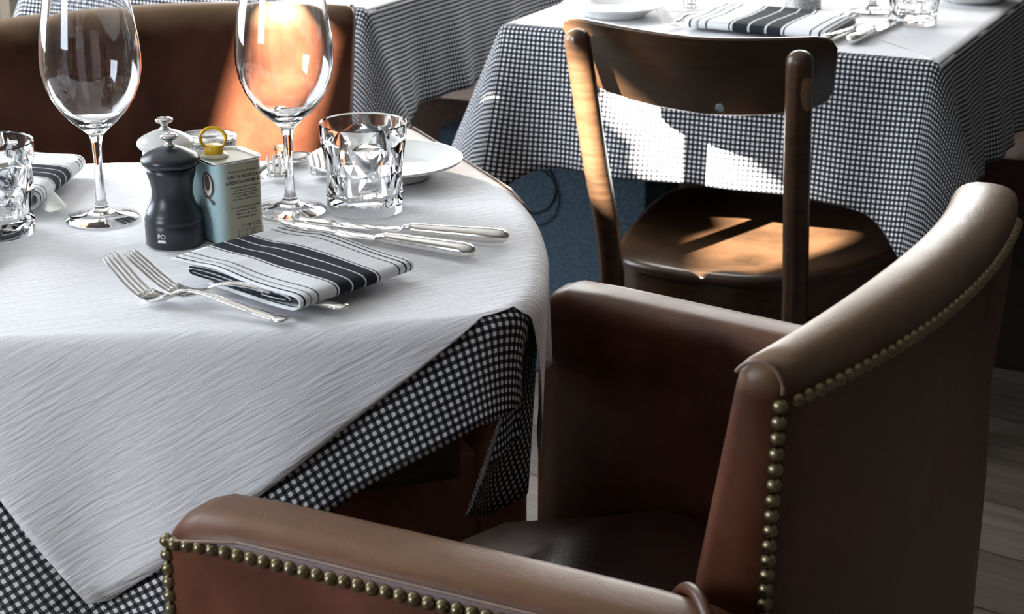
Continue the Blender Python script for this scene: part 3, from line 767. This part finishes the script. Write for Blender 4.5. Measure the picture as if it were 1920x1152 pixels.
for tx, sz, zz in (('Olio Extra', .0040, .0330), ('Vergine', .0040, .0280), ('di Oliva', .0044, .0225)):
    text_mesh('lettering', tx, sz, PALEPRINT, tin, None, .00005, 0, lambda p, z=zz: g(p, -.006, z))

# --- patterned can behind the tin, and its twin on the far table
def can(label):
    c = thing('patterned_can', label, 'can')
    MB().lathe([(.0003, 0), (.0285, 0), (.0295, .0015), (.0290, .0035), (.0290, .0605), (.0298, .0620), (.0298, .0640)], 40).build('body', CAN, c)
    MB().lathe([(.0298, .0640), (.0302, .0652), (.0296, .0664), (.0284, .0655), (.0280, .0632), (.0255, .0630), (.0245, .0638), (.0230, .0630), (.0003, .0629)], 40).build('lid', TINTOP, c)
    return c
c1 = at(can('round patterned tin can standing behind the olive oil tin'), -.3, 1.735)
MB().tube(crom([(-.018, .002, .0650), (-.008, -.008, .0668), (.006, -.006, .0668), (.010, .004, .066)], 5), .0016, 8).build('ring_pull', TINTOP, c1)
c2 = dup(c1); at(c2, .459, 2.862, R(70)); c2['label'] = 'round patterned tin can in the middle of the far table'

# --- plates
def plate(label, group=None):
    p = bpy.data.objects.new
    b = MB().lathe([(.0003, .002), (.044, .002), (.0455, .0002), (.0480, .0002), (.0495, .0025), (.060, .0085), (.072, .0140), (.0795, .0165), (.0810, .0178), (.0806, .0192), (.0785, .0192), (.071, .0172), (.060, .0122), (.052, .0078), (.0475, .0062), (.0003, .0058)], 64)
    return tag(b.build('side_plate', CHINA), label, 'plate')
p1 = at(plate('white china side plate behind the cut tumbler on the near table'), -.132, 1.838)
for x, y, l in ((-.548, 1.540, 'white china plate cut by the left edge of the photo'), (.158, 2.795, 'white china side plate at the left end of the far table'), (.745, 2.935, 'white china plate at the far right end of the far table')):
    q = dup(p1); at(q, x, y); q['label'] = l

# --- cutlery: local +X runs from the head to the handle end
def fork(label, group=None):
    g = thing('fork', label, 'fork', group=group)
    h = MB(); Lh = .198
    for k in (-1.5, -.5, .5, 1.5):
        h.tube(crom([(.014, k * .0056, .0365), (.026, k * .0058, .0262), (.040, k * .0058, .0140), (.053, k * .0054, .0054), (.058, k * .005, .0038)], 5), [(.0008, .0008)] * 2 + [(.0015, .0011)] * 18 + [(.0019, .0012)], 8)
    rings = []
    for x, hw, z in [(.050, .0115, .0062), (.056, .0122, .0040), (.064, .0118, .0028), (.072, .0088, .0042), (.078, .0055, .0068), (.084, .0036, .0098)]:
        rings.append([(x, hw * math.cos(2 * math.pi * i / 14), z + .0012 * math.sin(2 * math.pi * i / 14) + .0018 * math.cos(2 * math.pi * i / 14) ** 2) for i in range(14)])
    h.loft(rings); h.build('fork_head', SILVER, g)
    MB().tube(crom([(.082, 0, .0108), (.092, 0, .0148), (.105, 0, .0158), (.125, 0, .0135), (.155, 0, .0082), (.180, 0, .0046), (.192, 0, .0040), (.198, 0, .0042)], 5),
              [(.0034, .0016)] * 8 + [(.0036, .0018)] * 8 + [(.0046, .0020)] * 6 + [(.0062, .0021)] * 6 + [(.0082, .0021)] * 4 + [(.0078, .0019), (.0066, .0018), (.0046, .0014), (.002, .001)], 12).build('handle', SILVER, g)
    return g
def lay(o, head, tail, z=TZ):
    h, t_ = Vector(head), Vector(tail); d = t_ - h
    return at(o, h.x, h.y, math.atan2(d.y, d.x), z)
f1 = lay(fork('silver fork in front of the napkin, nearest to the table edge'), (-.349, 1.4485), (-.180, 1.3705)); f1.scale.x = .94
f2 = dup(f1); lay(f2, (-.333, 1.4440), (-.145, 1.3965), TZ + .0030); f2.scale.x = 1.04; f2['label'] = 'silver fork tucked under the striped napkin on the near table'
f3 = dup(f1); lay(f3, (-.236, 1.760), (-.255, 1.95)); f3['label'] = 'silver fork behind the right wine glass stem'
f4 = dup(f1); lay(f4, (-.199, 1.768), (-.198, 1.97)); f4['label'] = 'silver fork half hidden by the tumbler and plate rim'
f5 = dup(f1); lay(f5, (.205, 2.640), (.335, 2.800)); f5['label'] = 'fork with a gold glint lying by the plate on the far table'
f6 = dup(f1); lay(f6, (.270, 2.775), (.300, 2.975)); f6['label'] = 'fork with upturned tines behind the napkin on the far table'
def knife(label):
    g = thing('table_knife', label, 'knife')
    rings = []
    for x, hw, off in [(0, .0012, .004), (.006, .0055, .002), (.018, .0088, 0), (.05, .0098, -.0005), (.09, .0092, 0), (.108, .0078, .001), (.113, .0040, 0)]:
        rings.append([(x, off + hw, .0045), (x, off + hw * .5, .0056), (x, off - hw * .8, .0054), (x, off - hw, .0048), (x, off - hw * .8, .0042), (x, off + hw * .5, .0038)])
    MB().loft(rings).build('blade', SILVER, g, sharp=60)
    MB().tube([(.110, 0, .0052), (.114, 0, .0054), (.118, 0, .006), (.121, 0, .0064), (.126, 0, .0064), (.150, 0, .0066), (.185, 0, .0072), (.203, 0, .0074), (.210, 0, .0074), (.214, 0, .0072), (.2155, 0, .0070)],
              [(.0036, .003), (.0052, .0044), (.005, .0042), (.0068, .0054), (.0066, .0056), (.0076, .0060), (.0090, .0068), (.0094, .0070), (.0084, .0062), (.0055, .004), (.0015, .001)], 16).build('handle', SILVER, g)
    return g
k1 = lay(knife('silver knife lying along the right side, farther of two'), (-.208, 1.655), (-.004, 1.588))
k1['label'] = 'silver table knife nearest to the glass tumbler base'
k2 = dup(k1); lay(k2, (-.222, 1.646), (-.034, 1.542)); k2['label'] = 'silver table knife with its blade tip behind the striped napkin'
k3 = dup(k1); lay(k3, (.560, 2.735), (.445, 2.555)); k3['label'] = 'knife on the far table closer to the wooden chair backrest'
k4 = dup(k1); lay(k4, (.585, 2.735), (.478, 2.548)); k4['label'] = 'knife on the far table on the tumbler side of its pair'
def spoon(label):
    g = thing('spoon', label, 'spoon'); b = MB(); rings = []
    for r_, dz in ((1, .0068), (.97, .0075), (.9, .0062), (.7, .0034), (.4, .0016), (.02, .0012)):
        rings.append([(.026 + .026 * r_ * math.cos(a), .0175 * r_ * math.sin(a) * (1 - .12 * math.cos(a)), dz) for a in [2 * math.pi * i / 28 for i in range(28)]])
    low = [[(x, y, z - .0011) for x, y, z in r_] for r_ in rings]
    b.loft(list(reversed(rings)) + low); b.build('spoon_bowl', SILVER, g)
    MB().tube(crom([(.050, 0, .0062), (.060, 0, .0095), (.075, 0, .0100), (.11, 0, .006), (.14, 0, .0035), (.152, 0, .0035)], 5), [(.0030, .0016)] * 12 + [(.0042, .0018)] * 6 + [(.006, .0019)] * 6 + [(.005, .0018), (.002, .001)], 12).build('handle', SILVER, g)
    return g
lay(spoon('silver spoon lying between the right wine glass stem and the side plate'), (-.222, 1.905), (-.288, 1.768))
# butter knife over the left napkin
bk = thing('butter_knife', 'broad round ended butter knife leaning over the left napkin', 'knife')
rings = []
for x, hw in [(0, .003), (.003, .0085), (.010, .0118), (.03, .0120), (.06, .0108), (.085, .0085), (.095, .005)]:
    rings.append([(x, hw, .0), (x, hw * .6, .0010), (x, -hw * .6, .0010), (x, -hw, .0), (x, -hw * .6, -.0006), (x, hw * .6, -.0006)])
MB().loft(rings).build('blade', mat('satin_steel', (.80, .83, .80), .30, .85), bk, sharp=60)
MB().tube([(.092, 0, 0), (.10, 0, .0005), (.12, 0, .001), (.17, 0, .0), (.19, 0, 0), (.195, 0, 0)], [(.004, .002), (.005, .003), (.006, .004), (.0075, .0045), (.006, .0035), (.001, .001)], 12).build('handle', SILVER, bk)
lay(bk, (-.437, 1.682), (-.517, 1.800), TZ + .004); bk.rotation_euler.y = R(-13)

# --- napkins: folded in layers along X (fold at +X), stripes across Y
def napkin(label, Lx=.177, Wy=.152):
    g = thing('napkin', label, 'napkin')
    def sheet(path, y0, y1, name, v0=0.0):
        P = crom([(x, 0, z) for x, z in path], 5); b = MB(); V, F, U = [], [], []; ny = 15; s = 0.0
        for i, p in enumerate(P):
            if i: s += (p - P[i - 1]).length
            for j in range(ny):
                t_ = j / (ny - 1); y = y0 + (y1 - y0) * t_
                wob = .0011 * math.sin(5 * t_ + p.x * 40) * min(1, p.z / .012)
                V.append((p.x, y + .002 * math.sin(p.x * 30), p.z + wob)); U.append((s / Lx, t_ if v0 == 0 else (t_ * .9 + v0) % 1))
        for i in range(len(P) - 1):
            for j in range(ny - 1):
                a = i * ny + j; F.append((a, a + 1, a + ny + 1, a + ny))
        b.add(V, F, U); return b.build(name, NAPKIN, g, solid=.0014)
    L_ = Lx
    sheet([(.0, .0190), (.03, .0185), (.06, .0205), (.10, .0192), (.14, .0186), (L_ - .010, .0180), (L_ - .001, .0155), (L_ + .001, .0105), (L_ - .004, .0055), (L_ - .02, .0035), (.10, .0030), (.05, .0028)], 0, Wy, 'top_fold')
    sheet([(.02, .0130), (.06, .0150), (.10, .0145), (.145, .0135), (L_ - .020, .0115), (L_ - .022, .0085), (L_ - .04, .0068), (.09, .0062), (.03, .0058), (.020, .0085), (.024, .0105), (.06, .0108), (.12, .0102)], .004, Wy - .004, 'inner_fold', .31)
    return g
n1 = at(napkin('black striped white napkin folded beside the forks on the near table'), -.292, 1.480, R(-39.6), TZ + .0035); n1.scale = (.895, .885, .92)
n2 = dup(n1); at(n2, -.632, 1.694, R(-4), TZ); n2.scale = (1, 1, 1.35); n2['label'] = 'folded striped napkin behind the left cut tumbler, by the wine glass'
n3 = dup(n1); at(n3, .325, 2.800, R(-115.8), TZ + .0005); n3['label'] = 'folded striped napkin on the far table behind the wooden chair backrest'
n3.scale = (.9, 1.45, .9)
# --- a wine glass whose foot shows at the top of the frame
w3 = dup(w1); at(w3, .560, 2.815); w3['label'] = 'wine glass on the far table, only its foot showing beside the tumbler'

GROUPS = {'wine_glass': 'stemmed wine glasses', 'tumbler': 'cut glass tumblers', 'fork': 'silver forks', 'table_knife': 'silver table knives', 'napkin': 'striped napkins', 'side_plate': 'white side plates',
          'patterned_can': 'patterned tin cans', 'dining_table': 'dining tables', 'gingham_tablecloth': 'gingham tablecloths', 'paper_sheet': 'white paper table covers', 'leather_armchair': 'leather armchairs'}
for o in sc.objects:
    if o.parent is None and o.name.split('.')[0] in GROUPS: o['group'] = GROUPS[o.name.split('.')[0]]
